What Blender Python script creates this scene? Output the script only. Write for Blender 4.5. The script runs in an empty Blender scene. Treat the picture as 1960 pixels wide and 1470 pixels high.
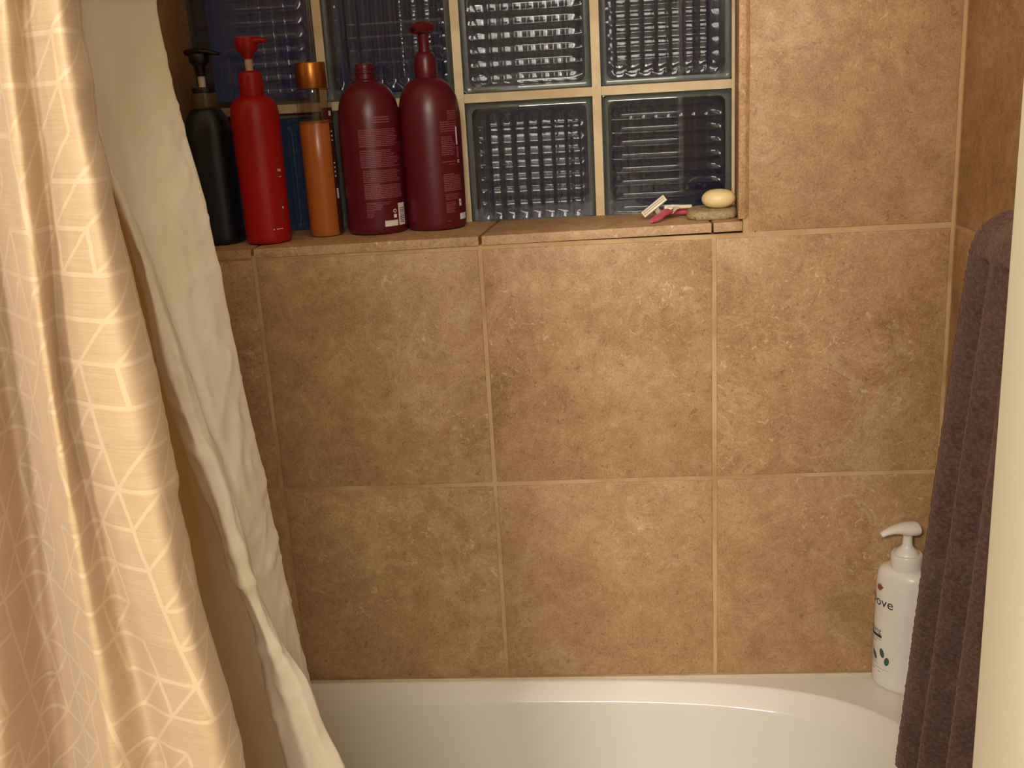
import bpy, bmesh, math, random
from mathutils import Vector, Matrix, noise
random.seed(7)
SC = bpy.context.scene
COL = SC.collection

# ------------------------------------------------------------------ camera, world, lamps, exposure
CAM = Vector((0.45432, -1.38810, 1.35512))
RT = Vector((0.9964008, 0.0638523, -0.0557521))
UP = Vector((0.0360345, 0.2762608, 0.9604069))
FW = Vector((-0.0767263, 0.9589592, -0.2729656))
FPX = 2004.976
cd = bpy.data.cameras.new('camera')
cam = bpy.data.objects.new('camera', cd)
COL.objects.link(cam)
cd.sensor_width = 36.0
cd.lens = FPX * 36.0 / 1960.0
cd.clip_start = 0.02
M = Matrix((RT, UP, -FW)).transposed().to_4x4()
M.translation = CAM
cam.matrix_world = M
SC.camera = cam

SC.view_settings.view_transform = 'Standard'
SC.view_settings.look = 'None'
SC.view_settings.exposure = 0.10
SC.view_settings.gamma = 1.0
SC.view_settings.use_curve_mapping = False

w = bpy.data.worlds.new('dusk')
SC.world = w
w.use_nodes = True
bgn = w.node_tree.nodes['Background']
bgn.inputs[0].default_value = (0.12, 0.17, 0.34, 1)
bgn.inputs[1].default_value = 0.05

LAMP_RGB = (1.0, 0.93, 0.81)
for lx, ly, lz, wx, wz, pw in ((-0.08, -2.40, 1.98, .30, .20, 27.0), (0.52, -2.40, 1.98, .62, .36, 24.0)):
    ld = bpy.data.lights.new('vanity_lamp', 'AREA')
    ld.shape = 'RECTANGLE'
    ld.size = wx
    ld.size_y = wz
    ld.energy = pw
    ld.color = LAMP_RGB
    lo = bpy.data.objects.new('vanity_lamp', ld)
    lo.location = (lx, ly, lz)
    lo.rotation_euler = (math.radians(76), 0, 0)
    COL.objects.link(lo)


def at(u, v, y):
    """point of the plane at depth y that the photograph shows at pixel (u, v)"""
    d = FW + RT * ((u - 980) / FPX) + UP * ((735 - v) / FPX)
    return CAM + d * ((y - CAM.y) / d.y)


def px(p):
    """metres per pixel at a point"""
    return (Vector(p) - CAM).dot(FW) / FPX


# ------------------------------------------------------------------ helpers
def lin(c):
    return tuple(((x / 255.0) / 12.92 if x / 255.0 <= 0.04045 else ((x / 255.0 + 0.055) / 1.055) ** 2.4) for x in c)


class MB:
    def __init__(s):
        s.v = []
        s.f = []

    def add(s, verts, faces):
        o = len(s.v)
        s.v += [tuple(p) for p in verts]
        s.f += [tuple(i + o for i in f) for f in faces]
        return o

    def box(s, a, b):
        x0, y0, z0 = a
        x1, y1, z1 = b
        s.add([(x0, y0, z0), (x1, y0, z0), (x1, y1, z0), (x0, y1, z0), (x0, y0, z1), (x1, y0, z1), (x1, y1, z1), (x0, y1, z1)],
              [(0, 3, 2, 1), (4, 5, 6, 7), (0, 1, 5, 4), (1, 2, 6, 5), (2, 3, 7, 6), (3, 0, 4, 7)])

    def loops(s, rings, cap0=True, cap1=True, closed=True):
        n = len(rings[0])
        o = len(s.v)
        for r in rings:
            s.v += [tuple(p) for p in r]
        for k in range(len(rings) - 1):
            for i in range(n if closed else n - 1):
                j = (i + 1) % n
                s.f.append((o + k * n + i, o + k * n + j, o + (k + 1) * n + j, o + (k + 1) * n + i))
        if cap0:
            s.f.append(tuple(o + i for i in reversed(range(n))))
        if cap1:
            q = o + (len(rings) - 1) * n
            s.f.append(tuple(q + i for i in range(n)))

    def lathe(s, prof, n=40, ax=1.0, ay=1.0, p=2.0, rot=0.0, c=(0, 0)):
        rings = []
        for r, z in prof:
            ring = []
            for i in range(n):
                x, y = sup(2 * math.pi * i / n, p)
                x *= r * ax
                y *= r * ay
                ring.append((c[0] + x * math.cos(rot) - y * math.sin(rot), c[1] + x * math.sin(rot) + y * math.cos(rot), z))
            rings.append(ring)
        s.loops(rings)

    def sweep(s, pts, rad, n=16, up=(0, 0, 1)):
        """elliptical tube along pts; rad = list of (sideways, upward)"""
        rings = []
        pts = [Vector(p) for p in pts]
        for k, p in enumerate(pts):
            t = (pts[min(k + 1, len(pts) - 1)] - pts[max(k - 1, 0)]).normalized()
            a = t.cross(Vector(up))
            if a.length < 1e-4:
                a = t.cross(Vector((0, 1, 0)))
            a.normalize()
            b = a.cross(t).normalized()
            ra, rb = rad[k] if isinstance(rad[k], tuple) else (rad[k], rad[k])
            rings.append([p + a * ra * math.cos(2 * math.pi * i / n) + b * rb * math.sin(2 * math.pi * i / n) for i in range(n)])
        s.loops(rings)

    def grid(s, rows):
        n = len(rows[0])
        o = len(s.v)
        for r in rows:
            s.v += [tuple(p) for p in r]
        for k in range(len(rows) - 1):
            for i in range(n - 1):
                s.f.append((o + k * n + i, o + k * n + i + 1, o + (k + 1) * n + i + 1, o + (k + 1) * n + i))

    def build(s, name, mat, parent=None, loc=(0, 0, 0), smooth=40, bevel=0, seg=2):
        me = bpy.data.meshes.new(name)
        me.from_pydata(s.v, [], s.f)
        bm = bmesh.new()
        bm.from_mesh(me)
        if bevel:
            bmesh.ops.bevel(bm, geom=[e for e in bm.edges if len(e.link_faces) == 2 and e.calc_face_angle(0) > 0.5],
                            offset=bevel, segments=seg, profile=0.5, affect='EDGES')
        bmesh.ops.recalc_face_normals(bm, faces=bm.faces)
        bm.to_mesh(me)
        bm.free()
        if smooth:
            me.shade_smooth()
            me.set_sharp_from_angle(angle=math.radians(smooth))
        me.materials.append(mat)
        ob = bpy.data.objects.new(name, me)
        COL.objects.link(ob)
        ob.location = loc
        if parent:
            ob.parent = parent
        return ob


def sup(t, p):
    c, s_ = math.cos(t), math.sin(t)
    if p == 2.0:
        return c, s_
    return math.copysign(abs(c) ** (2 / p), c), math.copysign(abs(s_) ** (2 / p), s_)


def thing(name, label, cat, loc, group=None):
    o = bpy.data.objects.new(name, None)
    o.empty_display_size = 0.02
    COL.objects.link(o)
    o.location = loc
    o['label'] = label
    o['category'] = cat
    if group:
        o['group'] = group
    return o


def tag(o, label, cat, group=None):
    o['label'] = label
    o['category'] = cat
    if group:
        o['group'] = group
    return o


def struct(o, label=None):
    o['kind'] = 'structure'
    if label:
        o['label'] = label
    return o


# ------------------------------------------------------------------ materials
def newmat(name, col=(.8, .8, .8), rough=0.5, **kw):
    m = bpy.data.materials.new(name)
    m.use_nodes = True
    b = m.node_tree.nodes['Principled BSDF']
    b.inputs['Base Color'].default_value = (*col, 1)
    b.inputs['Roughness'].default_value = rough
    for k, v in kw.items():
        b.inputs[k.replace('_', ' ')].default_value = v
    return m, m.node_tree, b


def N(nt, typ, **kw):
    n = nt.nodes.new(typ)
    for k, v in kw.items():
        if isinstance(v, bpy.types.NodeSocket):
            nt.links.new(v, n.inputs[k])
        elif k in n.inputs:
            n.inputs[k].default_value = v
        else:
            setattr(n, k, v)
    return n


def noise_n(nt, vec, scale, detail=4, rough=.55, dist=0.0):
    n = N(nt, 'ShaderNodeTexNoise')
    if vec is not None:
        nt.links.new(vec, n.inputs['Vector'])
    n.inputs['Scale'].default_value = scale
    n.inputs['Detail'].default_value = detail
    n.inputs['Roughness'].default_value = rough
    n.inputs['Distortion'].default_value = dist
    return n.outputs['Fac']


def ramp(nt, fac, stops):
    r = N(nt, 'ShaderNodeValToRGB')
    nt.links.new(fac, r.inputs[0])
    e = r.color_ramp.elements
    while len(e) < len(stops):
        e.new(0.5)
    for el, (p, c) in zip(e, stops):
        el.position = p
        el.color = (*c, 1) if len(c) == 3 else c
    return r.outputs[0]


def mix(nt, fac, a, b, blend='MIX'):
    m = N(nt, 'ShaderNodeMix', data_type='RGBA', blend_type=blend)
    for sock, val in ((m.inputs[0], fac), (m.inputs[6], a), (m.inputs[7], b)):
        if isinstance(val, bpy.types.NodeSocket):
            nt.links.new(val, sock)
        elif isinstance(val, (int, float)):
            sock.default_value = val
        else:
            sock.default_value = (*val, 1)
    return m.outputs[2]


def math_n(nt, op, a, b=None, c=None, clamp=False):
    m = N(nt, 'ShaderNodeMath', operation=op)
    m.use_clamp = clamp
    for i, val in enumerate((a, b, c)):
        if val is None:
            continue
        if isinstance(val, bpy.types.NodeSocket):
            nt.links.new(val, m.inputs[i])
        else:
            m.inputs[i].default_value = val
    return m.outputs[0]


def bump(nt, b, h, strength=.3, dist=.002):
    n = N(nt, 'ShaderNodeBump')
    n.inputs['Strength'].default_value = strength
    n.inputs['Distance'].default_value = dist
    nt.links.new(h, n.inputs['Height'])
    nt.links.new(n.outputs[0], b.inputs['Normal'])


def obj_coord(nt, shift=True):
    tc = N(nt, 'ShaderNodeTexCoord')
    if not shift:
        return tc.outputs['Object']
    oi = N(nt, 'ShaderNodeObjectInfo')
    v = N(nt, 'ShaderNodeVectorMath', operation='SCALE')
    comb = N(nt, 'ShaderNodeCombineXYZ')
    nt.links.new(oi.outputs['Random'], comb.inputs[0])
    nt.links.new(oi.outputs['Random'], comb.inputs[1])
    nt.links.new(oi.outputs['Random'], comb.inputs[2])
    nt.links.new(comb.outputs[0], v.inputs[0])
    v.inputs['Scale'].default_value = 37.0
    a = N(nt, 'ShaderNodeVectorMath', operation='ADD')
    nt.links.new(tc.outputs['Object'], a.inputs[0])
    nt.links.new(v.outputs[0], a.inputs[1])
    return a.outputs[0]


def tile_material(name, light=1.0):
    m, nt, b = newmat(name, rough=.42)
    co = obj_coord(nt)
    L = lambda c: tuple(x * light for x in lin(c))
    big = noise_n(nt, co, 6.0, 6, .62, .3)
    c1 = ramp(nt, big, [(.34, L((150, 108, 72))), (.47, L((184, 142, 98))), (.58, L((194, 156, 112))), (.70, L((218, 186, 140)))])
    mid = noise_n(nt, co, 22.0, 7, .70, .5)
    fine = noise_n(nt, co, 95.0, 5, .72, .5)
    grain = noise_n(nt, co, 420.0, 3, .6)
    c1 = mix(nt, .32, c1, ramp(nt, fine, [(.36, L((134, 94, 60))), (.5, L((182, 142, 100))), (.64, L((222, 192, 148)))]))
    c2 = mix(nt, .42, c1, ramp(nt, mid, [(.34, L((138, 98, 64))), (.5, L((180, 140, 98))), (.66, L((210, 176, 130)))]))
    c2 = mix(nt, .16, c2, ramp(nt, grain, [(.4, L((120, 84, 52))), (.6, L((226, 194, 148)))]))
    veins = noise_n(nt, co, 9.0, 8, .66, 1.4)
    vm = ramp(nt, veins, [(.565, (0, 0, 0)), (.585, (1, 1, 1)), (.64, (0, 0, 0))])
    gate = ramp(nt, noise_n(nt, co, 5.0, 3), [(.47, (0, 0, 0)), (.60, (1, 1, 1))])
    vfac = math_n(nt, 'MULTIPLY', math_n(nt, 'MULTIPLY', vm, gate), .30)
    c3 = mix(nt, vfac, c2, L((222, 194, 148)))
    pit = noise_n(nt, co, 130.0, 4, .65, .8)
    pm = ramp(nt, pit, [(.33, (1, 1, 1)), (.39, (0, 0, 0))])
    pfac = math_n(nt, 'MULTIPLY', pm, .45)
    c4 = mix(nt, pfac, c3, L((112, 74, 44)))
    chip = noise_n(nt, co, 85.0, 4, .55, 1.2)
    cm = ramp(nt, chip, [(.62, (0, 0, 0)), (.69, (1, 1, 1))])
    c5 = mix(nt, math_n(nt, 'MULTIPLY', math_n(nt, 'MULTIPLY', cm, gate), .55), c4, L((232, 208, 166)))
    nt.links.new(c5, b.inputs['Base Color'])
    h = math_n(nt, 'ADD', math_n(nt, 'MULTIPLY', mid, .5), math_n(nt, 'MULTIPLY', pit, .35))
    h = math_n(nt, 'ADD', h, math_n(nt, 'MULTIPLY', vm, .08))
    h = math_n(nt, 'ADD', h, math_n(nt, 'MULTIPLY', fine, .25))
    bump(nt, b, h, .42, .003)
    nt.links.new(ramp(nt, mid, [(.3, (.62, .62, .62)), (.7, (.48, .48, .48))]), b.inputs['Roughness'])
    return m


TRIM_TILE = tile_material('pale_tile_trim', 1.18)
TILE = tile_material('stone_look_tile')


def grout_material(name, c, dark):
    m, nt, b = newmat(name, rough=.85)
    co = obj_coord(nt, False)
    n1 = noise_n(nt, co, 9.0, 5, .6)
    n2 = noise_n(nt, co, 160.0, 3)
    cc = mix(nt, ramp(nt, n1, [(.38, (1, 1, 1)), (.58, (0, 0, 0))]), lin(c), lin(dark))
    nt.links.new(cc, b.inputs['Base Color'])
    bump(nt, b, n2, .4, .001)
    return m


GROUT = grout_material('sanded_grout', (206, 172, 128), (180, 145, 102))
MORTAR = grout_material('window_mortar', (226, 206, 168), (206, 180, 140))


def plain_noise(name, c, rough, amt=.06, scale=30, bump_s=.1, bdist=.001, **kw):
    m, nt, b = newmat(name, lin(c), rough, **kw)
    co = obj_coord(nt, False)
    n1 = noise_n(nt, co, scale, 4)
    base = lin(c)
    cc = ramp(nt, n1, [(.3, tuple(x * (1 - amt) for x in base)), (.7, tuple(min(1, x * (1 + amt)) for x in base))])
    nt.links.new(cc, b.inputs['Base Color'])
    if bump_s:
        bump(nt, b, noise_n(nt, co, scale * 6, 3), bump_s, bdist)
    return m


PAINT = plain_noise('cream_wall_paint', (250, 243, 222), .6, .02, 6, .12, .0006)
ROOMP = plain_noise('off_white_room_paint', (214, 210, 202), .7, .02, 6, .1)
REARP = plain_noise('rear_wall_darkened_tone', (150, 144, 136), .7, .02, 6, .1)  # unseen rear wall darkened in colour so the glass blocks reflect less light
CEIL = plain_noise('ceiling_paint', (236, 228, 210), .8, .02, 6, .1)
FLOORM = plain_noise('vinyl_floor', (150, 128, 100), .5, .15, 14, .1)
TUBM = plain_noise('glazed_white_enamel', (236, 231, 222), .10, .01, 4, 0)
CAULK = plain_noise('caulk', (206, 190, 160), .6, .1, 40, .1)
CHROME = plain_noise('brushed_chrome', (190, 188, 184), .2, .03, 60, 0, Metallic=1.0)


def plastic(name, c, rough=.35, amt=.03, **kw):
    return plain_noise(name, c, rough, amt, 40, .04, .0004, **kw)


# ------------------------------------------------------------------ structure: walls and tiles
def tile_piece(x0, x1, z0, z1, parent, y=0.0, th=.009, name='tile', axis='y', wall_x=0.0, mat=None):
    """a tile with a slightly uneven outline; its own object, child of the wall"""
    cx, cz = (x0 + x1) / 2, (z0 + z1) / 2
    hw, hh = (x1 - x0) / 2, (z1 - z0) / 2
    outline = []
    k = 6
    for i in range(k):
        outline.append((-hw + 2 * hw * i / k, -hh))
    for i in range(k):
        outline.append((hw, -hh + 2 * hh * i / k))
    for i in range(k):
        outline.append((hw - 2 * hw * i / k, hh))
    for i in range(k):
        outline.append((-hw, hh - 2 * hh * i / k))
    outline = [(a + random.uniform(-.0005, .0005), c + random.uniform(-.0005, .0005)) for a, c in outline]
    r = lambda d, yy: [(a * (1 - d / hw), yy, c * (1 - d / hh)) for a, c in outline]
    mb = MB()
    mb.loops([r(0, th), r(0, .0018), r(.0006, .0006), r(.002, 0.0)], cap0=True, cap1=True)
    if axis == 'x':      # on the right wall: along -y, facing -x
        mb.v = [(yy, -a, c) for a, yy, c in mb.v]
        return mb.build(name, mat or TILE, parent, (wall_x, -cx, cz), smooth=35)
    return mb.build(name, mat or TILE, parent, (cx, y, cz), smooth=35)


G = .0028   # half a joint
ZR = [0.500, 0.8126, 1.1508, 1.4890, 1.8270]
XL, XR = -0.60, 0.9256
WX0, WX1, WZ0, WZ1 = -0.106, 0.674, 1.150, 1.737      # window opening

mb = MB()
YG = .0016
mb.box((XL - .1, YG, 0), (WX0, .26, 2.4))
mb.box((WX1, YG, 0), (XR + .1, .26, 2.4))
mb.box((WX0, YG, 0), (WX1, .26, WZ0 + .002))
mb.box((WX0, YG, WZ1), (WX1, .26, 2.4))
wall_back = struct(mb.build('wall_back', GROUT, smooth=0), 'tan stone-look tiled wall behind the bathtub with sandy grout')
XJ = [-.600, -.310, .0015, .3108, .6200, .9256]
for r in range(2):
    for c in range(5):
        tile_piece(XJ[c] + G, XJ[c + 1] - G, ZR[r] + (G if r else .0035), ZR[r + 1] - G, wall_back)
for r in (2, 3):
    tile_piece(.6644, XJ[5] - G, ZR[r] + G + .0018, ZR[r + 1] - G, wall_back)
    tile_piece(-.410, WX0 - .012, ZR[r] + G, ZR[r + 1] - G, wall_back)
    tile_piece(-.600 + G, -.416, ZR[r] + G, ZR[r + 1] - G, wall_back)

mb = MB()
mb.box((XR + YG, -.80, 0), (XR + .10, .02, 2.4))
wall_right = struct(mb.build('wall_right', GROUT, smooth=0), 'tan tiled end wall of the tub behind the brown towel')
for r in range(4):
    for (a, b_) in ((.006, .307), (.3126, .614), (.6196, .797)):
        tile_piece(a, b_, ZR[r] + (G if r else .0035), ZR[r + 1] - G, wall_right, axis='x', wall_x=XR)

mb = MB()
mb.box((XL - .1, -.80, 0), (XL, .02, 2.4))
wall_left = struct(mb.build('wall_left', TILE, smooth=0))
# the rest of the room, behind and beside the camera
mb = MB()
mb.box((.684, -.925, 0), (1.60, -.800, 2.4))
wall_front = struct(mb.build('wall_front', PAINT, smooth=40, bevel=.004, seg=3), 'cream painted wall end in front of the brown towel')
mb = MB()
mb.box((-1.20, -.925, 0), (XL, -.800, 2.4))
struct(mb.build('trim_4', ROOMP, smooth=0))
mb = MB()
mb.box((1.50, -2.6, 0), (1.60, -.925, 2.4))
struct(mb.build('wall_side', ROOMP, smooth=0))
mb = MB()
mb.box((-1.20, -2.6, 0), (-1.10, -.925, 2.4))
struct(mb.build('wall_far_left', ROOMP, smooth=0))
mb = MB()
mb.box((-1.20, -2.7, 0), (1.60, -2.6, 2.4))
struct(mb.build('wall_rear', REARP, smooth=0))
mb = MB()
mb.box((-1.20, -2.7, -.1), (1.60, .26, 0))
struct(mb.build('floor', FLOORM, smooth=0))
mb = MB()
mb.box((-1.20, -2.7, 2.4), (1.60, .26, 2.5))
struct(mb.build('ceiling', CEIL, smooth=0))

# ------------------------------------------------------------------ window niche: sill, jambs, glass blocks
YB = .16            # face of the glass


def sill_z(x, y):
    zf = 1.1630 + .0100 * max(-.05, min(.65, x))
    return zf + (1.1657 - zf) * min(1, max(0, y / YB))


mb = MB()
mb.box((WX0, .002, 1.149), (WX1, YB + .06, 1.1535))
mb.box((.6575, .0012, 1.149), (.673, YB, 1.1735))
trim_sill = struct(mb.build('trim_1', GROUT, smooth=0), 'tan tiled window sill holding the bottles')
for (a, b_, c, d) in ((-.104, -.001, -.104, -.001), (.0035, .3095, .0035, .3225), (.3140, .6165, .3270, .6180), (.6195, .6565, .6210, .6680)):
    rings = []
    m2 = MB()
    k = 8
    top, bot = [], []
    e = .0012
    pts = [(a + (b_ - a) * i / k, -.0008 + random.uniform(-.0004, .0004), sill_z(a + (b_ - a) * i / k, 0)) for i in range(k + 1)]
    pts += [(d, YB + .004, sill_z(d, YB)), (c, YB + .004, sill_z(c, YB))]
    cx = (a + b_) / 2
    ins = lambda p, q: (p[0] + (q if p[0] < cx else -q), p[1] + (q if p[1] < .05 else 0), p[2])
    dn = lambda p, q: (p[0], p[1], p[2] - q)
    m2.loops([[dn(p, .0125) for p in pts], [dn(p, .0014) for p in pts], [dn(ins(p, .0005), .0004) for p in pts], [ins(p, .0018) for p in pts]])
    m2.v = [(x - cx, y, z - 1.166) for x, y, z in m2.v]
    m2.build('tile', TILE, trim_sill, (cx, 0, 1.166), smooth=35)

mb = MB()
mb.v = []
mb.loops([[(.6512, -.0006, 1.1722), (.6600, -.0006, 1.172), (.6735, .010, 1.172), (.6735, YB + .004, 1.172), (.6690, YB + .004, 1.172)],
          [(.6512, -.0006, 1.735), (.6600, -.0006, 1.735), (.6735, .010, 1.735), (.6735, YB + .004, 1.735), (.6690, YB + .004, 1.735)]])
mb.v = [(x - .66, y, z - 1.45) for x, y, z in mb.v]
struct(mb.build('trim_2', TRIM_TILE, None, (.66, 0, 1.45), smooth=35, bevel=.0012), 'narrow tan tile strip lining the right side of the window niche')
mb = MB()
mb.box((-.012, 0, -.282), (-.001, YB + .004, .282))
struct(mb.build('trim_3', TILE, None, (-.1035, 0, 1.454), smooth=35, bevel=.0012), 'tan tile lining the shaded left side of the window niche')
mb = MB()
mb.box((-.385, 0, 0), (.385, YB + .004, .010))
struct(mb.build('trim_5', TILE, None, (.283, 0, 1.727), smooth=35, bevel=.0012))

win = bpy.data.objects.new('window_1', None)
COL.objects.link(win)
win.location = (.28, YB, 1.166)
struct(win, 'dark glass block window at dusk above the tiled sill')

GLASS, nt, b = newmat('clear_block_glass', (.92, .95, .95), .0, IOR=1.5, Transmission_Weight=1.0)
bump(nt, b, noise_n(nt, obj_coord(nt), 25, 3), .02, .001)
EDGE, nt, b = newmat('block_edge_coating', lin((88, 92, 88)), .35)
bump(nt, b, noise_n(nt, obj_coord(nt), 60, 3), .2, .001)

BW = .1955
HB = BW / 2 - .0055      # half width of a block
PER = .0180


def sdf(x, z, h, r):
    ax, az = abs(x) - (h - r), abs(z) - (h - r)
    return r - (math.hypot(max(ax, 0), max(az, 0)) + min(max(ax, az), 0))   # >0 inside = distance to the edge


def pane_mesh(vertical, front):
    """a pressed glass shell: chamfered rim outside, scalloped ribs inside"""
    flat = .0175
    half = HB - flat
    nr = int(round(2 * half / PER))
    per = 2 * half / nr
    edge = [-HB + .0006, -HB + .0014, -HB + .003, -HB + .005, -HB + .007, -HB + .0095, -HB + .012]
    dense = [-half + per * nr * i / (nr * 14) for i in range(nr * 14 + 1)]
    coarse = [-half + 2 * half * i / 22 for i in range(23)]
    U_ = edge + dense + [-e for e in reversed(edge)]
    V_ = edge + coarse + [-e for e in reversed(edge)]
    rows_f, rows_b = [], []
    for a in U_:
        rf, rb = [], []
        for c in V_:
            x, z = (a, c) if vertical else (c, a)
            d = sdf(x, z, HB - .0006, .010)
            ch = max(0, 1 - max(d, 0) / .0075)
            yf = .0050 * ch ** 1.6
            d2 = sdf(x, z, half + .001, .006)
            fade = min(1, max(0, d2 / .003))
            ph = ((a + half) / per) % 1.0
            rib = .0020 * math.sin(math.pi * ph) if abs(a) <= half else 0
            yb = .0085 + rib * fade
            rf.append((x, yf, z))
            rb.append((x, yb, z))
        rows_f.append(rf)
        rows_b.append(rb)
    m2 = MB()
    m2.grid(rows_f)
    o = len(m2.v)
    m2.grid(rows_b)
    nu, nv = len(U_), len(V_)
    idx = [i for i in range(nv)] + [k * nv + nv - 1 for k in range(1, nu)] + [(nu - 1) * nv + i for i in range(nv - 2, -1, -1)] + [k * nv for k in range(nu - 2, 0, -1)]
    for i in range(len(idx)):
        p, q = idx[i], idx[(i + 1) % len(idx)]
        m2.f.append((p, q, q + o, p + o))
    if not front:
        m2.v = [(x, -y, z) for x, y, z in m2.v]
    return m2


protos = {}


def make_block(cx, cz, horiz, first):
    loc = (cx - win.location.x, 0, cz - win.location.z)
    if 'frame' not in protos:
        m2 = MB()
        k = 7

        def rr(h, r, y):
            pts = []
            for (sx, sz, a0) in ((1, 1, 0), (-1, 1, 90), (-1, -1, 180), (1, -1, 270)):
                for i in range(k + 1):
                    t = math.radians(a0 + 90 * i / k)
                    pts.append((sx * (h - r) + r * math.cos(t), y, sz * (h - r) + r * math.sin(t)))
            return pts
        D = .080
        m2.loops([rr(HB + .0004, .010, .0058), rr(HB + .0004, .010, D - .0058), rr(HB - .0002, .0097, D - .0058), rr(HB - .0002, .0097, D - .0092), rr(HB - .0095, .010, D - .0092), rr(HB - .0095, .010, .0092), rr(HB - .0002, .0097, .0092), rr(HB - .0002, .0097, .0058), rr(HB + .0004, .010, .0058)], False, False)
        fr = m2.build('glass_block', EDGE, win, loc, smooth=40)
        protos['frame'] = fr
        for key, ver, fro in (('fh', False, True), ('fv', True, True), ('bh', False, False), ('bv', True, False)):
            pm = pane_mesh(ver, fro)
            o = pm.build('pane', GLASS, None, (0, 0, 0), smooth=60)
            protos[key] = o.data
            bpy.data.objects.remove(o)
    else:
        fr = protos['frame'].copy()
        COL.objects.link(fr)
        fr.parent = win
        fr.location = loc
    for key, y in ((('fh' if horiz else 'fv'), 0.0), (('bv' if horiz else 'bh'), .080)):
        p = bpy.data.objects.new('pane', protos[key])
        COL.objects.link(p)
        p.parent = fr
        p.location = (0, y, 0)
    return fr


XM = [-.1070, .0830, .2785, .4752, .6710]
for r in range(3):
    for c in range(4):
        bx = (.083 + .2785) / 2 + (c - 1) * .1962
        make_block(bx, 1.2437 + r * .1957, (r + c) % 2 == 1, False)

# mortar grid between the blocks (one bar each way, recessed 3 mm)
for c in range(5):
    m2 = MB()
    xm = .0825 + (c - 1) * .1962
    hw_ = .0062
    m2.box((-hw_, .0035, -.29), (hw_, .07, .29))
    m2.build('mortar_joint', MORTAR, win, (xm - .28, 0, 1.44 - 1.166), smooth=0)
for r in range(4):
    for c in range(4):
        m2 = MB()
        m2.box((-HB + .0005, .0032, -.0062), (HB - .0005, .07, .0062))
        m2.build('mortar_joint', MORTAR, win, ((.083 + .2785) / 2 + (c - 1) * .1962 - .28, 0, 1.1459 + r * .1957 - 1.166), smooth=0)

# ------------------------------------------------------------------ bathtub
TZ = .500
tub = thing('bathtub', 'white bathtub with rounded basin below the tan tiled wall', 'bathtub', (.16, -.40, 0))
BCX, BCY, BA, BB, BP = .160, -.3755, .725, .3690, 4.2


def basin_ring(off, z, n=160):
    ring = []
    for i in range(n):
        x, y = sup(2 * math.pi * i / n, BP - off * 4)
        ring.append((x * (BA - off * 1.25), BCY + .40 + y * (BB - off), z))
    return ring


prof = [(.0, .5), (.0012, .4996), (.0026, .4984), (.0040, .4966), (.0205, .4792), (.0217, .4775), (.0225, .4757), (.0231, .4733), (.0260, .459),
        (.032, .42), (.046, .33), (.060, .24), (.075, .17), (.095, .135), (.13, .118), (.20, .112)]
m2 = MB()
m2.loops([basin_ring(o, z) for o, z in prof], False, True)
basin = m2.build('basin', TUBM, tub, smooth=50)
m2 = MB()
ring_in = basin_ring(0, TZ)
x0, x1, y0, y1 = XL + .002 - .16, XR - .002 - .16, -.797 + .40, .0012 + .40
out = []
for (x, y, z) in ring_in:
    # project outward onto the rectangle
    cx_, cy_ = 0.0, BCY + .40
    dx, dy = x - cx_, y - cy_
    t = 1e9
    if dx > 1e-9: t = min(t, (x1 - cx_) / dx)
    if dx < -1e-9: t = min(t, (x0 - cx_) / dx)
    if dy > 1e-9: t = min(t, (y1 - cy_) / dy)
    if dy < -1e-9: t = min(t, (y0 - cy_) / dy)
    out.append((cx_ + dx * t, cy_ + dy * t, TZ))
# snap the outer corners
for cxr, cyr in ((x0, y0), (x0, y1), (x1, y0), (x1, y1)):
    i = min(range(len(out)), key=lambda k: (out[k][0] - cxr) ** 2 + (out[k][1] - cyr) ** 2)
    out[i] = (cxr, cyr, TZ)
m2.loops([ring_in, out, [(x, y, TZ - .02) for x, y, z in out]], False, False)
m2.build('rim', TUBM, tub, smooth=50)
m2 = MB()
m2.box((x0, y0, .0), (x1, y0 + .02, TZ - .0195))
m2.build('apron', TUBM, tub, smooth=40, bevel=.004)
m2 = MB()
m2.lathe([(.020, .1125), (.028, .1128), (.030, .1145), (.026, .116), (.006, .1155)], 24, c=(.50, BCY + .40))
m2.build('drain', CHROME, tub, smooth=40)
m2 = MB()
m2.sweep([(x0 + .001, .3978, TZ + .0008), (x1 - .001, .3978, TZ + .0008)], [.0022, .0022], 8)
m2.build('caulk_bead', CAULK, tub, smooth=60)


# ------------------------------------------------------------------ bottles
def text_polys(s, size):
    cu = bpy.data.curves.new('t', 'FONT')
    cu.body = s
    cu.size = size
    cu.resolution_u = 3
    o = bpy.data.objects.new('t', cu)
    COL.objects.link(o)
    dg = bpy.context.evaluated_depsgraph_get()
    me = bpy.data.meshes.new_from_object(o.evaluated_get(dg))
    vs = [(v.co.x, v.co.y) for v in me.vertices]
    fs = [tuple(p.vertices) for p in me.polygons]
    bpy.data.objects.remove(o)
    bpy.data.meshes.remove(me)
    return vs, fs


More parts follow.
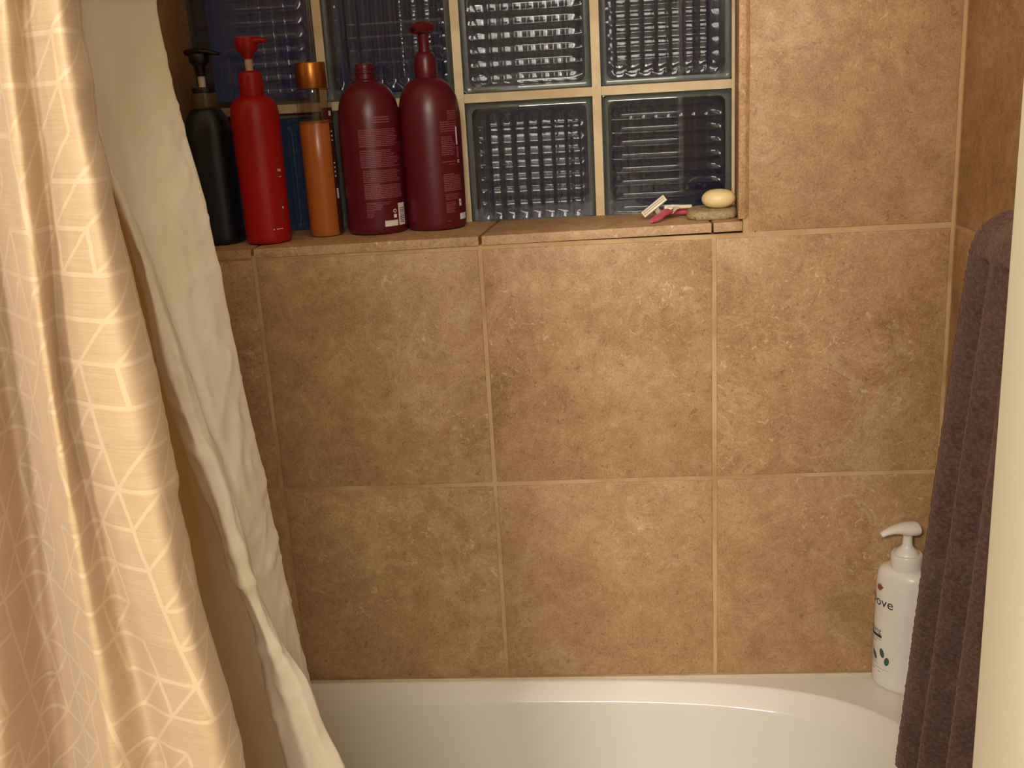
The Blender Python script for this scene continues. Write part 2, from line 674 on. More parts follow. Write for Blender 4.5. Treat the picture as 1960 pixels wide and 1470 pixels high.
class Print:
    """flat print laid on a bottle wall: collects 2-D shapes (a = along the wall, z = up)"""

    def __init__(s):
        s.v, s.f = [], []

    def shape(s, vs, fs, a=0, z=0):
        o = len(s.v)
        s.v += [(x + a, y + z) for x, y in vs]
        s.f += [tuple(i + o for i in f) for f in fs]

    def rect(s, a0, z0, a1, z1, n=None):
        n = n or max(1, int((a1 - a0) / .004))
        o = len(s.v)
        for i in range(n + 1):
            x = a0 + (a1 - a0) * i / n
            s.v += [(x, z0), (x, z1)]
        s.f += [(o + 2 * i, o + 2 * i + 2, o + 2 * i + 3, o + 2 * i + 1) for i in range(n)]

    def poly(s, pts, a=0, z=0):
        o = len(s.v)
        s.v += [(x + a, y + z) for x, y in pts]
        s.f.append(tuple(range(o, o + len(pts))))

    def ellipse(s, a, z, ra, rz, rot=0, n=14):
        s.poly([(ra * math.cos(2 * math.pi * i / n) * math.cos(rot) - rz * math.sin(2 * math.pi * i / n) * math.sin(rot),
                 ra * math.cos(2 * math.pi * i / n) * math.sin(rot) + rz * math.sin(2 * math.pi * i / n) * math.cos(rot)) for i in range(n)], a, z)

    def text(s, t, size, a, z):
        s.shape(*text_polys(t, size), a, z)

    def build(s, name, mat, parent, rad, th0, ax=1.0, ay=1.0, p=2.0, rot=0.0, off=.0004):
        # arc-length table of the cross-section
        T = [th0 + math.radians(i - 200) * .9 for i in range(401)]

        def P(t, r):
            x, y = sup(t, p)
            return x * r * ax, y * r * ay
        vs = []
        cache = {}
        for a, z in s.v:
            r = rad(z) + off
            key = round(r, 4)
            if key not in cache:
                L = [0.0]
                for i in range(400):
                    q0, q1 = P(T[i], r), P(T[i + 1], r)
                    L.append(L[-1] + math.hypot(q1[0] - q0[0], q1[1] - q0[1]))
                mid = L[200]
                cache[key] = [l - mid for l in L]
            L = cache[key]
            lo, hi = 0, 400
            while hi - lo > 1:
                m_ = (lo + hi) // 2
                if L[m_] <= a:
                    lo = m_
                else:
                    hi = m_
            f = (a - L[lo]) / max(1e-9, L[hi] - L[lo])
            x, y = P(T[lo] + (T[hi] - T[lo]) * f, r)
            vs.append((x * math.cos(rot) - y * math.sin(rot), x * math.sin(rot) + y * math.cos(rot), z))
        mb_ = MB()
        mb_.add(vs, s.f)
        ob = mb_.build(name, mat, parent, smooth=0)
        ob['kind'] = 'stuff'
        return ob


def radius_fn(prof):
    def f(z):
        for (r0, z0), (r1, z1) in zip(prof, prof[1:]):
            if z0 <= z <= z1 and z1 > z0:
                return r0 + (r1 - r0) * (z - z0) / (z1 - z0)
        return prof[-1][0]
    return f


MAROON = plastic('maroon_satin_plastic', (92, 18, 28), .36)
PINKPRINT = plastic('pink_print', (140, 72, 80), .5)
WHITEPRINT = plastic('white_print', (232, 222, 214), .5)
DARKPRINT = plastic('dark_print', (46, 40, 42), .5)
REDP = plastic('red_plastic', (176, 20, 20), .36)
WHITEP = plastic('white_plastic', (238, 234, 226), .3)
IVORYP = plastic('ivory_plastic', (226, 206, 180), .35)
BLACKP = plastic('black_plastic', (24, 20, 20), .35)
TEALP = plastic('dark_teal_plastic', (20, 32, 40), .35)
OLIVEP = plastic('smoky_olive_plastic', (92, 82, 56), .3)
COPPER = plain_noise('brushed_copper_metal', (198, 128, 60), .32, .05, 60, 0, Metallic=.9)
CLEARP, nt, b = newmat('clear_plastic', (.93, .91, .88), .05, IOR=1.35, Transmission_Weight=1.0)
AMBER = plastic('amber_shower_gel', (176, 98, 40), .28)
BROWNPRINT = plastic('brown_red_print', (84, 34, 28), .5)

# (1) and (2): the two big maroon bottles
BODY_M = [(.030, 0), (.0395, .0015), (.0415, .005), (.0425, .012), (.0430, .060), (.0432, .110), (.0432, .140), (.0428, .158), (.0416, .170),
          (.0392, .181), (.0350, .191), (.0295, .1985), (.0230, .2040), (.0185, .2068)]


def wobble_lines(pr, a0, a1, z1, z0, step, hgt, ragged=.15, left=True):
    """a block of small print: one thin line of dashes per row"""
    z = z1
    while z > z0:
        e = a1 - (a1 - a0) * random.uniform(0, ragged)
        x = a0
        while x < e - .001:
            l = random.uniform(.003, .010)
            pr.rect(x, z - hgt, min(e, x + l), z)
            x += l + .0006
        z -= step


def maroon(u, v, yc, label, pump, th_print, prn):
    a = at(u, v, yc)
    bx = thing('pump_bottle' if pump else 'shampoo_bottle', label, 'bottle', (a.x, yc, sill_z(a.x, yc) + .0004), 'large maroon bottles on the window sill')
    m_ = MB()
    m_.lathe(BODY_M, 56)
    m_.build('body', MAROON, bx, smooth=50)
    rf = radius_fn(BODY_M)
    if pump:
        m_ = MB()
        m_.lathe([(.0150, .2060), (.0156, .2085), (.0156, .218), (.0150, .230), (.0138, .2360), (.0115, .2395), (.0085, .2410)], 32)
        m_.build('collar', MAROON, bx, smooth=45)
        m_ = MB()
        m_.lathe([(.0072, .2405), (.0072, .2600), (.0078, .2620), (.0078, .2660)], 24)
        m_.build('stem', MAROON, bx, smooth=45)
        m_ = MB()
        d = Vector((-.55, -.83, 0))     # nozzle points into the room
        c0 = Vector((0.002, 0, .2725))
        m_.sweep([c0 - d * .0115, c0 - d * .0105, c0 - d * .006, c0 + d * .006, c0 + d * .014 + Vector((0, 0, -.0005)), c0 + d * .021 + Vector((0, 0, -.0022)), c0 + d * .0235 + Vector((0, 0, -.0030))],
                 [(.0060, .0045), (.0100, .0075), (.0122, .0088), (.0118, .0088), (.0100, .0078), (.0078, .0064), (.0070, .0056)], 20)
        hd = m_.build('pump_head', MAROON, bx, smooth=50)
        m_ = MB()
        m_.sweep([c0 + d * .0231 + Vector((0, 0, -.0029)), c0 + d * .0241 + Vector((0, 0, -.0032))], [.003, .003], 12)
        m_.build('nozzle_hole', BLACKP, hd, smooth=50)
    else:
        m_ = MB()
        m_.lathe([(.0185, .2062), (.0185, .2080), (.0150, .2092), (.0128, .2105), (.0128, .2170), (.0142, .2176), (.0142, .2192), (.0128, .2198), (.0128, .2225),
                  (.0140, .2231), (.0140, .2246), (.0128, .2252), (.0126, .2292), (.0118, .2300), (.0102, .2296), (.0098, .2270), (.0096, .2150)], 32)
        m_.build('neck', MAROON, bx, smooth=45)
    pk, wh, dk = Print(), Print(), Print()
    prn(pk, wh, dk)
    for pr, mt, nm in ((pk, PINKPRINT, 'small_print'), (wh, WHITEPRINT, 'white_panel'), (dk, DARKPRINT, 'barcode')):
        if pr.v:
            pr.build(nm, mt, bx, rf, th_print, off=.0006 if nm == 'barcode' else .0004)
    return bx


def print_a(pk, wh, dk):
    for i in range(3):
        pk.rect(-.012, .1585 - i * .0032, .016, .1602 - i * .0032)
    wobble_lines(pk, -.030, .030, .1440, .1200, .0024, .0013)
    wobble_lines(pk, -.030, .030, .1160, .0930, .0024, .0013, .3)
    wobble_lines(pk, -.028, .030, .0890, .0740, .0024, .0013, .2)
    pk.rect(-.028, .0700, -.006, .0712)
    wobble_lines(pk, -.028, .030, .0690, .0500, .0024, .0016, .05)
    wobble_lines(pk, -.027, .010, .0455, .0350, .0022, .0011, .5)
    wobble_lines(pk, -.027, -.014, .0350, .0260, .0022, .0011, .5)
    wh.rect(-.003, .0115, .0175, .0195)
    wh.rect(.0195, .0115, .0330, .0420)
    wh.ellipse(.0135, .0320, .0028, .0028)
    wh.rect(.0112, .0225, .0160, .0275)
    dk.ellipse(.0135, .0320, .0016, .0016)
    for k in range(9):
        dk.rect(.0222, .0150 + k * .0024, .0318, .0162 + k * .0024 - random.uniform(0, .0006))


def print_b(pk, wh, dk):
    wobble_lines(pk, .000, .018, .1620, .1500, .0026, .0014)
    wobble_lines(pk, -.012, .018, .1480, .1350, .0030, .0014, .1)
    wobble_lines(pk, -.012, .012, .1280, .1020, .0026, .0013, .3)
    pk.rect(-.012, .0935, .010, .0947)
    wobble_lines(pk, -.002, .010, .0910, .0890, .0024, .0012)
    pk.rect(-.012, .0760, .006, .0775)
    wobble_lines(pk, -.012, .020, .0750, .0540, .0024, .0016, .05)
    wobble_lines(pk, -.011, .014, .0500, .0420, .0022, .0011, .2)
    wobble_lines(pk, -.011, .006, .0390, .0250, .0022, .0013, .3)
    pk.rect(-.010, .0125, -.005, .0135)
    wh.rect(.0135, .1160, .0165, .1400)
    pk.rect(.0135, .0980, .0175, .1140)
    wh.rect(.0140, .0915, .0180, .0955)
    wh.rect(.0120, .0320, .0165, .0415)
    wh.rect(.0120, .0130, .0290, .0215)
    dk.ellipse(.0160, .0935, .0012, .0012)
    dk.rect(.0135, .0360, .0150, .0385)


maroon(711, 280, .098, 'large maroon bottle without a pump, its open threaded neck bare', False, math.radians(-62), print_a)
maroon(826, 280, .112, 'large maroon bottle with a pump head, nearest the clear glass blocks', True, math.radians(-48), print_b)

# (3) red pump bottle
yc = .055
a = at(496, 290, yc)
red = thing('pump_bottle', 'bright red bottle with a red pump head on an ivory stem', 'bottle', (a.x, yc, sill_z(a.x, yc) + .0004))
RB = [(.024, 0), (.0310, .0015), (.0328, .005), (.0333, .012), (.0336, .080), (.0345, .140), (.0350, .178), (.0346, .190), (.0330, .199), (.0290, .2060), (.0235, .2100), (.0175, .2125)]
m2 = MB(); m2.lathe(RB, 48); m2.build('body', REDP, red, smooth=50)
m2 = MB(); m2.lathe([(.0168, .2110), (.0172, .2130), (.0172, .2390), (.0160, .2440), (.0125, .2470), (.0060, .2480)], 36); m2.build('collar', REDP, red, smooth=45)
m2 = MB(); m2.lathe([(.0054, .2470), (.0054, .2650)], 20); m2.build('stem', IVORYP, red, smooth=45)
m2 = MB()
m2.lathe([(.0070, .2640), (.0074, .2660), (.0090, .2710), (.0150, .2760), (.0160, .2800), (.0158, .2920), (.0150, .2940), (.004, .2946)], 32)
m2.sweep([(0, 0, .2880), (.016, -.003, .2880), (.026, -.005, .2882), (.0305, -.006, .2872)], [(.0085, .0055), (.0070, .0052), (.0048, .0036), (.0034, .0020)], 16)
m2.build('pump_head', REDP, red, smooth=45)
pk, wh = Print(), Print()
wobble_lines(pk, -.004, .003, .125, .118, .003, .0014)
wobble_lines(pk, -.004, .003, .112, .098, .0034, .0016)
wh.rect(-.002, .1040, .004, .1085)
wh.rect(.000, .0960, .004, .0975)
wobble_lines(pk, -.004, .003, .062, .030, .004, .0012)
wh.ellipse(.001, .0520, .0018, .0018)
wh.ellipse(-.018, .0215, .0011, .0011)
wobble_lines(wh, -.014, -.002, .0222, .0212, .003, .0011)
red.scale = (.935, .935, .93)
rf = radius_fn(RB)
pk.build('small_print', PINKPRINT, red, rf, math.radians(-28))
wh.build('white_print', WHITEPRINT, red, rf, math.radians(-28))

# (4) dark teal pump bottle
yc = .072
a = at(404, 290, yc)
dark = thing('pump_bottle', 'very dark teal bottle with black pump, half hidden by the cream liner', 'bottle', (a.x, yc, sill_z(a.x, yc) + .0004))
DB = [(.024, 0), (.0290, .0012), (.0308, .004), (.0312, .010), (.0312, .170), (.0300, .180), (.0265, .192), (.0215, .2030), (.0185, .2068), (.0160, .2080)]
m2 = MB(); m2.lathe(DB, 48, p=2.6); m2.build('body', TEALP, dark, smooth=50)
m2 = MB(); m2.lathe([(.0165, .2070), (.0170, .2090), (.0170, .2280), (.0160, .2300)], 32); m2.build('collar', OLIVEP, dark, smooth=45)
m2 = MB(); m2.lathe([(.0150, .2295), (.0152, .2310), (.0152, .2370), (.0140, .2385), (.006, .2390)], 28); m2.build('collar_ring', BLACKP, dark, smooth=45)
m2 = MB(); m2.lathe([(.0047, .2385), (.0047, .2560)], 18); m2.build('stem', WHITEP, dark, smooth=45)
m2 = MB()
m2.lathe([(.0066, .2550), (.0068, .2670), (.0105, .2720), (.0135, .2760), (.0138, .2860), (.0110, .2890), (.004, .2896)], 28)
m2.sweep([(-.0200, .004, .2895), (-.0180, .0035, .2905), (-.008, .002, .2915), (.004, 0, .2915), (.018, -.003, .2890), (.0305, -.006, .2855)],
         [(.0030, .0028), (.0058, .0046), (.0080, .0050), (.0080, .0048), (.0060, .0040), (.0030, .0022)], 16)
m2.build('pump_head', BLACKP, dark, smooth=45)
dark.scale = (1.0, 1.0, .892)

# (5) slim amber bottle with a copper cap
yc = .091
a = at(610, 290, yc)
amb = thing('gel_bottle', 'slim clear bottle of amber gel with a copper coloured cap', 'bottle', (a.x, yc, sill_z(a.x, yc) + .0004))
AB = [(.018, 0), (.0220, .001), (.0232, .004), (.0234, .010), (.0236, .150), (.0236, .198), (.0228, .2015), (.019, .2025)]
m2 = MB(); m2.lathe([(r * .985, z + .0003) for r, z in AB[:4]] + [(.02325, .100), (.02325, .1585), (.0228, .1592), (.010, .1590)], 40); gel = m2.build('gel', AMBER, amb, smooth=50)
m2 = MB()
m2.lathe([(.0236, .1560), (.0237, .196), (.0230, .2010), (.019, .2026), (.019, .2016), (.0224, .2000), (.0229, .196), (.0229, .1560), (.0236, .1560)], 40)
m2.build('clear_wall', CLEARP, amb, smooth=50)
m2 = MB(); m2.lathe([(.0185, .2020), (.0206, .2024), (.0210, .2034), (.0210, .2345), (.0204, .2360), (.0185, .2366), (.005, .2366)], 48); m2.build('cap', COPPER, amb, smooth=45)
dk, wh = Print(), Print()
dk.rect(-.004, .0030, .012, .1560)
dk.rect(-.014, .1600, .012, .1760)
wh.rect(-.0035, .1650, .0020, .1715)
for z in (.143, .137, .131, .100, .094, .088, .082):
    wh.rect(-.0025, z, .0010, z + .0022)
wh.rect(-.0020, .0520, .0030, .0660)
rf = radius_fn(AB)
dk.build('back_label', BROWNPRINT, amb, rf, math.radians(-18), off=.0004)
wh.build('label_marks', WHITEPRINT, amb, rf, math.radians(-18), off=.0007)

# ------------------------------------------------------------------ lotion bottle on the tub corner
a0 = at(1729, 1180, -.030)
lot = thing('lotion_bottle', 'white lotion pump bottle standing on the tub corner by the towel', 'bottle', (a0.x, -.0315, TZ + .0006))
LB = [(.82, 0), (.93, .002), (.975, .007), (1.0, .018), (1.0, .060), (.985, .120), (.965, .168), (.935, .180), (.86, .187), (.70, .1905), (.45, .192)]
LAX, LAY, LP, LROT = .0400, .0290, 2.3, math.radians(-38)
m2 = MB(); m2.lathe(LB, 64, LAX, LAY, LP, LROT); m2.build('body', WHITEP, lot, smooth=50)
m2 = MB(); m2.lathe([(.0205, .1895), (.0210, .1910), (.0210, .2110), (.0200, .2130), (.0150, .2135)], 40); m2.build('collar', WHITEP, lot, smooth=40)
m2 = MB(); m2.lathe([(.0165, .2130), (.0160, .2150), (.0120, .2195), (.0085, .2230), (.0068, .2270), (.0062, .2400), (.0060, .2460)], 28); m2.build('stem', WHITEP, lot, smooth=45)
m2 = MB()
dn_ = Vector((-.97, -.22, 0))
c0 = Vector((0, 0, .2500))
Z = Vector((0, 0, 1))
m2.sweep([c0 - dn_ * .0135, c0 - dn_ * .0130, c0 - dn_ * .009, c0 + dn_ * .004 + Z * .0005, c0 + dn_ * .013 + Z * .0018, c0 + dn_ * .023 + Z * .0014, c0 + dn_ * .033 - Z * .0016, c0 + dn_ * .0395 - Z * .0045],
         [(.0110, .0070), (.0130, .0090), (.0140, .0098), (.0138, .0094), (.0110, .0070), (.0080, .0055), (.0056, .0044), (.0042, .0034)], 24)
m2.build('pump_head', WHITEP, lot, smooth=50)
NAVY = plastic('navy_print', (38, 42, 60), .5)
GOLD = plastic('gold_print', (140, 92, 44), .4)
LEAF = plastic('green_leaf_print', (62, 98, 84), .5)
GREYP = plastic('grey_print', (150, 152, 146), .5)
th0 = math.radians(180 + 38 + 12)
lot.scale = (1.0, 1.0, .965)
rf = lambda z: radius_fn(LB)(z) if z < .18 else LB[7][0]


def lp(pr, nm, mt):
    # off is measured in units of the profile here
    return pr.build(nm, mt, lot, lambda z: rf(z), th0, LAX, LAY, LP, LROT, off=.012)


p1 = Print(); p1.text('Dove', .0210, -.0225, .1330); lp(p1, 'brand_lettering', NAVY)
p1 = Print()
p1.poly([(-.0065, .001), (-.004, -.003), (0, -.0045), (.003, -.0035), (.005, 0), (.0085, .004), (.0055, .0035), (.0035, .0055), (.002, .008), (.0008, .0042), (-.001, .0072), (-.0022, .0035), (-.0045, .0048), (-.0048, .002)], -.0005, .1600)
lp(p1, 'bird_emblem', GOLD)
p1 = Print(); p1.text('nourishing', .0120, -.0430, .0890); lp(p1, 'product_lettering', LEAF)
def shift(pr, d):
    pr.v = [(x + d, y) for x, y in pr.v]


p1 = Print(); p1.rect(-.0360, .0820, .0005, .0862); p1.rect(-.034, .1120, -.0225, .1128); shift(p1, .008); lp(p1, 'dark_bar', DARKPRINT)
p1 = Print(); p1.rect(-.036, .0785, .0000, .0795); p1.rect(-.036, .0740, -.008, .0748); p1.rect(-.020, .0330, .0130, .0336)
p1.rect(-.018, .0280, -.011, .0292); p1.rect(-.004, .0272, .0010, .0284)
for k in range(5):
    t = -1.2 + k * .28
    q = (-.020 + k * .0035, .0380)
    e = (q[0] + .016 * math.cos(t + 2.4), q[1] + .026)
    p1.poly([q, (q[0] + .0008, q[1]), (e[0] + .0006, e[1]), e])
shift(p1, .008); lp(p1, 'fine_print', GREYP)
p1 = Print()
p1.ellipse(.0015, .0590, .0036, .0075, .25); p1.ellipse(.0095, .0480, .0038, .0068, -.15); p1.ellipse(-.0120, .0520, .0030, .0080, .5)
shift(p1, .009); lp(p1, 'leaf_drawing', LEAF)

# ------------------------------------------------------------------ soap on its stone, razors
STONE, nt, b = newmat('pumice_stone', rough=.9)
co = obj_coord(nt, False)
n1 = noise_n(nt, co, 70, 5, .6, .3)
n2 = noise_n(nt, co, 260, 3, .6)
c1 = ramp(nt, n2, [(.35, lin((150, 132, 92))), (.6, lin((178, 160, 120)))])
c2 = mix(nt, ramp(nt, n1, [(.34, (1, 1, 1)), (.42, (0, 0, 0))]), c1, lin((70, 58, 38)))
nt.links.new(c2, b.inputs['Base Color'])
bump(nt, b, n1, .8, .003)
SOAPM = plain_noise('cream_soap', (240, 214, 156), .42, .03, 30, .05, .0005, Subsurface_Weight=.15)
SOAPM.node_tree.nodes['Principled BSDF'].inputs['Subsurface Radius'].default_value = (.006, .004, .002)

sy = .066
sa = at(1361, 412, sy)
szz = sill_z(sa.x, sy) + .0006
SH = .0125
m2 = MB()
rings = []
nn = 64
for k, (o, z) in enumerate(((.0045, 0), (.0016, .0012), (.0004, .003), (0, .0055), (.0006, .008), (.0012, SH - .002), (.0030, SH - .0005), (.0055, SH))):
    ring = []
    for i in range(nn):
        t = 2 * math.pi * i / nn
        x, y = sup(t, 3.2)
        j = .0012 * noise.noise(Vector((x * 3, y * 3, 1.3))) + (.0014 * noise.noise(Vector((x * 16, y * 16, z * 400))) if 0 < k < 6 else 0)
        ring.append((x * (.0335 - o) + j * x, y * (.040 - o) + j * y, z))
    rings.append(ring)
m2.loops(rings)
stone = m2.build('soap_stone', STONE, None, (sa.x + .0005, sy, szz), smooth=50)
stone.rotation_euler = (0, 0, math.radians(-6))
tag(stone, 'grey-green porous stone slab under the soap in the sill corner', 'soap dish')
# keep the slab clear of the niche wall
m2 = MB()
rings = []
for k in range(15):
    t = -math.pi / 2 + math.pi * k / 14
    c, s_ = math.cos(t), math.sin(t)
    rings.append([(.0228 * c ** .8 * math.cos(2 * math.pi * i / 40), .0200 * c ** .8 * math.sin(2 * math.pi * i / 40), .0128 * s_) for i in range(40)] if 0 < k < 14 else
                 [(.001 * math.cos(2 * math.pi * i / 40), .001 * math.sin(2 * math.pi * i / 40), .0128 * s_) for i in range(40)])
m2.loops(rings)
so = at(1376, 388, sy - .004)
soap = m2.build('soap_bar', SOAPM, None, (so.x - .0005, sy - .004, szz + SH + .0124), smooth=60)
tag(soap, 'cream oval bar of soap lying on the porous stone', 'soap')

PINKP = plastic('translucent_pink_plastic', (206, 92, 112), .25)
STEEL = plain_noise('razor_steel', (170, 165, 160), .25, .03, 60, 0, Metallic=1.0)


def razor(label, hc, axis, face, neck, handle, pad):
    """disposable razor in world points: head centre, head axis, facing of the blades, then the neck and handle lines"""
    hc, axis, face = Vector(hc), Vector(axis).normalized(), Vector(face)
    face = (face - axis * face.dot(axis)).normalized()
    side = axis.cross(face)
    t = thing('razor', label, 'razor', hc, 'disposable razors on the window sill')
    R = Matrix((axis, side, face)).transposed()
    m_ = MB()
    L_ = .0192
    m_.box((-L_, -.0046, -.0030), (L_, .0046, .0018))
    m_.v = [tuple(R @ Vector(p)) for p in m_.v]
    h = m_.build('razor_head', IVORYP, t, smooth=40, bevel=.0009)
    for q in (-.0016, .0014):
        m_ = MB()
        m_.box((-L_ + .002, q - .0007, .0016), (L_ - .002, q + .0007, .0023))
        m_.v = [tuple(R @ Vector(p)) for p in m_.v]
        m_.build('blade', STEEL, h, smooth=0)
    rel = lambda pts: [Vector(p) - hc for p in pts]
    m_ = MB()
    n_ = len(neck)
    m_.sweep(rel(neck), [(.0062 - .0022 * k / (n_ - 1), .0024 + .0008 * k / (n_ - 1)) for k in range(n_)], 14)
    m_.build('neck', IVORYP, t, smooth=50)
    m_ = MB()
    n_ = len(handle)
    w_ = [.55, .9, 1.0, .86, 1.0, .9, .45]
    m_.sweep(rel(handle), [(.0064 * w_[min(6, int(k * 6 / (n_ - 1) + .5))], .0042 * w_[min(6, int(k * 6 / (n_ - 1) + .5))]) for k in range(n_)], 16)
    g = m_.build('handle', PINKP, t, smooth=50)
    m_ = MB()
    m_.sweep(rel(pad), [(.0012, .0008), (.0044, .0018), (.0052, .0022), (.0044, .0018), (.0012, .0008)], 14)
    m_.build('grip_pad', WHITEP, g, smooth=50)
    return t


SZ = 1.1672
hA = at(1252, 395, .072)
razor('pink razor with its white head tilted up, nearer the maroon bottles', hA, (.80, .0, .60), (-.25, -1, .35),
      [hA + Vector((.001, .003, -.001)), hA + Vector((.004, .006, -.006)), hA + Vector((.007, .010, -.0105))],
      [hA + Vector((.006, .010, -.0095)), hA + Vector((.012, .014, -.0125)), hA + Vector((.022, .020, -.0130)), hA + Vector((.034, .026, -.0128)),
       hA + Vector((.045, .031, -.0130)), hA + Vector((.056, .034, -.0140)), hA + Vector((.061, .035, -.0150))],
      [hA + Vector((.014, .013, -.0098)), hA + Vector((.016, .014, -.0092)), hA + Vector((.020, .017, -.0092)), hA + Vector((.024, .020, -.0094)), hA + Vector((.026, .021, -.0100))])
hB = at(1297, 396, .088)
eB = Vector((at(1247, 431, .026).x, .026, SZ + .0042))
nB = hB + Vector((-.010, -.016, -.0045))
razor('pink razor with its level head resting beside the soap stone', hB, (1, .10, -.02), (.1, .35, 1),
      [hB + Vector((-.002, -.002, -.001)), hB + Vector((-.006, -.009, -.0015)), nB],
      [nB.lerp(eB, k / 6.0) + Vector((0, 0, (.0010, .0026, .0030, .0018, .0004, -.0002, 0)[k])) for k in range(7)],
      [nB.lerp(eB, k * .055 - .04) + Vector((0, 0, .0040 + (0, .0012, .0018, .0016, .0006)[k])) for k in range(5)])


# ------------------------------------------------------------------ fabrics
def catmull(vals, t):
    n = len(vals) - 1
    i = min(int(t), n - 1)
    f = t - i
    p0, p1, p2, p3 = vals[max(i - 1, 0)], vals[i], vals[i + 1], vals[min(i + 2, n)]
    return p1 + (p2 - p0) * (.5 * f) + (p0 * 2 - p1 * 5 + p2 * 4 - p3) * (.5 * f * f) + (p1 * 3 - p0 - p2 * 3 + p3) * (.5 * f ** 3)


def lerp_v(vs, xs, v):
    if v <= vs[0]:
        return xs[0]
    for a_, b_, x_, y_ in zip(vs, vs[1:], xs, xs[1:]):
        if v <= b_:
            return x_ + (y_ - x_) * (v - a_) / (b_ - a_)
    return xs[-1]


def smooth_v(vs, xs, v):
    if v <= vs[0]:
        return xs[0]
    if v >= vs[-1]:
        return xs[-1]
    for i in range(len(vs) - 1):
        if v <= vs[i + 1]:
            t = i + (v - vs[i]) / (vs[i + 1] - vs[i])
            return catmull(xs, t)


def drape(name, vs, cols, ztop, zbot, nz, per, sharp, mat, thick, wrinkle, smooth_pass=0, top_shift=0.0):
    """cloth hung in folds: each column is a line of the cloth (u at the heights vs, depth y); rows are cut at equal heights z"""
    tracks = []
    for us, ys in cols:
        tr = []
        for k in range(60):
            v = vs[0] + (vs[-1] - vs[0]) * k / 59
            y = ys if isinstance(ys, (int, float)) else smooth_v(vs, ys, v)
            tr.append(at(smooth_v(vs, us, v), v, y))
        tracks.append(tr)

    def sample(tr, z):
        if z >= tr[0].z:
            return Vector((tr[0].x + top_shift * min(1, (z - tr[0].z) / .11), tr[0].y, z))  # unseen top of the cloth swung right to shade the window niche
        if z <= tr[-1].z:
            s_ = (tr[-1] - tr[-12])
            k = (z - tr[-1].z) / s_.z
            k = k / (1 + .35 * k)
            return Vector((tr[-1].x + s_.x * k, tr[-1].y, z))
        for a_, b_ in zip(tr, tr[1:]):
            if z >= b_.z:
                return a_ + (b_ - a_) * ((z - a_.z) / (b_.z - a_.z))
    rows, uvs = [], []
    n = (len(cols) - 1) * per
    for k in range(nz + 1):
        z = ztop + (zbot - ztop) * k / nz
        cp = [sample(tr, z) for tr in tracks]
        row = []
        for i in range(n + 1):
            t = i / per
            if sharp:
                j = min(int(t), len(cp) - 2)
                f = t - j
                row.append(cp[j].lerp(cp[j + 1], f))
            else:
                row.append(catmull(cp, t))
        for _ in range(smooth_pass):
            row = [row[0]] + [(row[i - 1] + row[i] * 2 + row[i + 1]) / 4 for i in range(1, n)] + [row[-1]]
        rows.append(row)
        L = [0.0]
        for i in range(n):
            L.append(L[-1] + (row[i + 1] - row[i]).length)
        uvs.append([(l, z) for l in L])
    # wrinkles, along the local normal
    out = []
    for k, row in enumerate(rows):
        r2 = []
        for i, p in enumerate(row):
            tx = row[min(i + 1, n)] - row[max(i - 1, 0)]
            nrm = Vector((tx.y, -tx.x, 0))
            if nrm.length > 0:
                nrm.normalize()
            r2.append(p + nrm * wrinkle(uvs[k][i][0], p.z, i / per))
        out.append(r2)
    m_ = MB()
    m_.grid(out)
    me = bpy.data.meshes.new(name)
    me.from_pydata(m_.v, [], m_.f)
    uvl = me.uv_layers.new(name='UVMap')
    flat = [uv for r in uvs for uv in r]
    for lp_ in me.loops:
        uvl.data[lp_.index].uv = flat[lp_.vertex_index]
    me.shade_smooth()
    me.materials.append(mat)
    ob = bpy.data.objects.new(name, me)
    COL.objects.link(ob)
    md = ob.modifiers.new('thickness', 'SOLIDIFY')
    md.thickness = thick
    md.offset = 0
    return ob


def translucent(nt, b, color, fac):
    out = [n for n in nt.nodes if n.type == 'OUTPUT_MATERIAL'][0]
    tr = N(nt, 'ShaderNodeBsdfTranslucent')
    tr.inputs['Color'].default_value = (*color, 1)
    mx = N(nt, 'ShaderNodeMixShader')
    mx.inputs[0].default_value = fac
    nt.links.new(b.outputs[0], mx.inputs[1])
    nt.links.new(tr.outputs[0], mx.inputs[2])
    nt.links.new(mx.outputs[0], out.inputs[0])


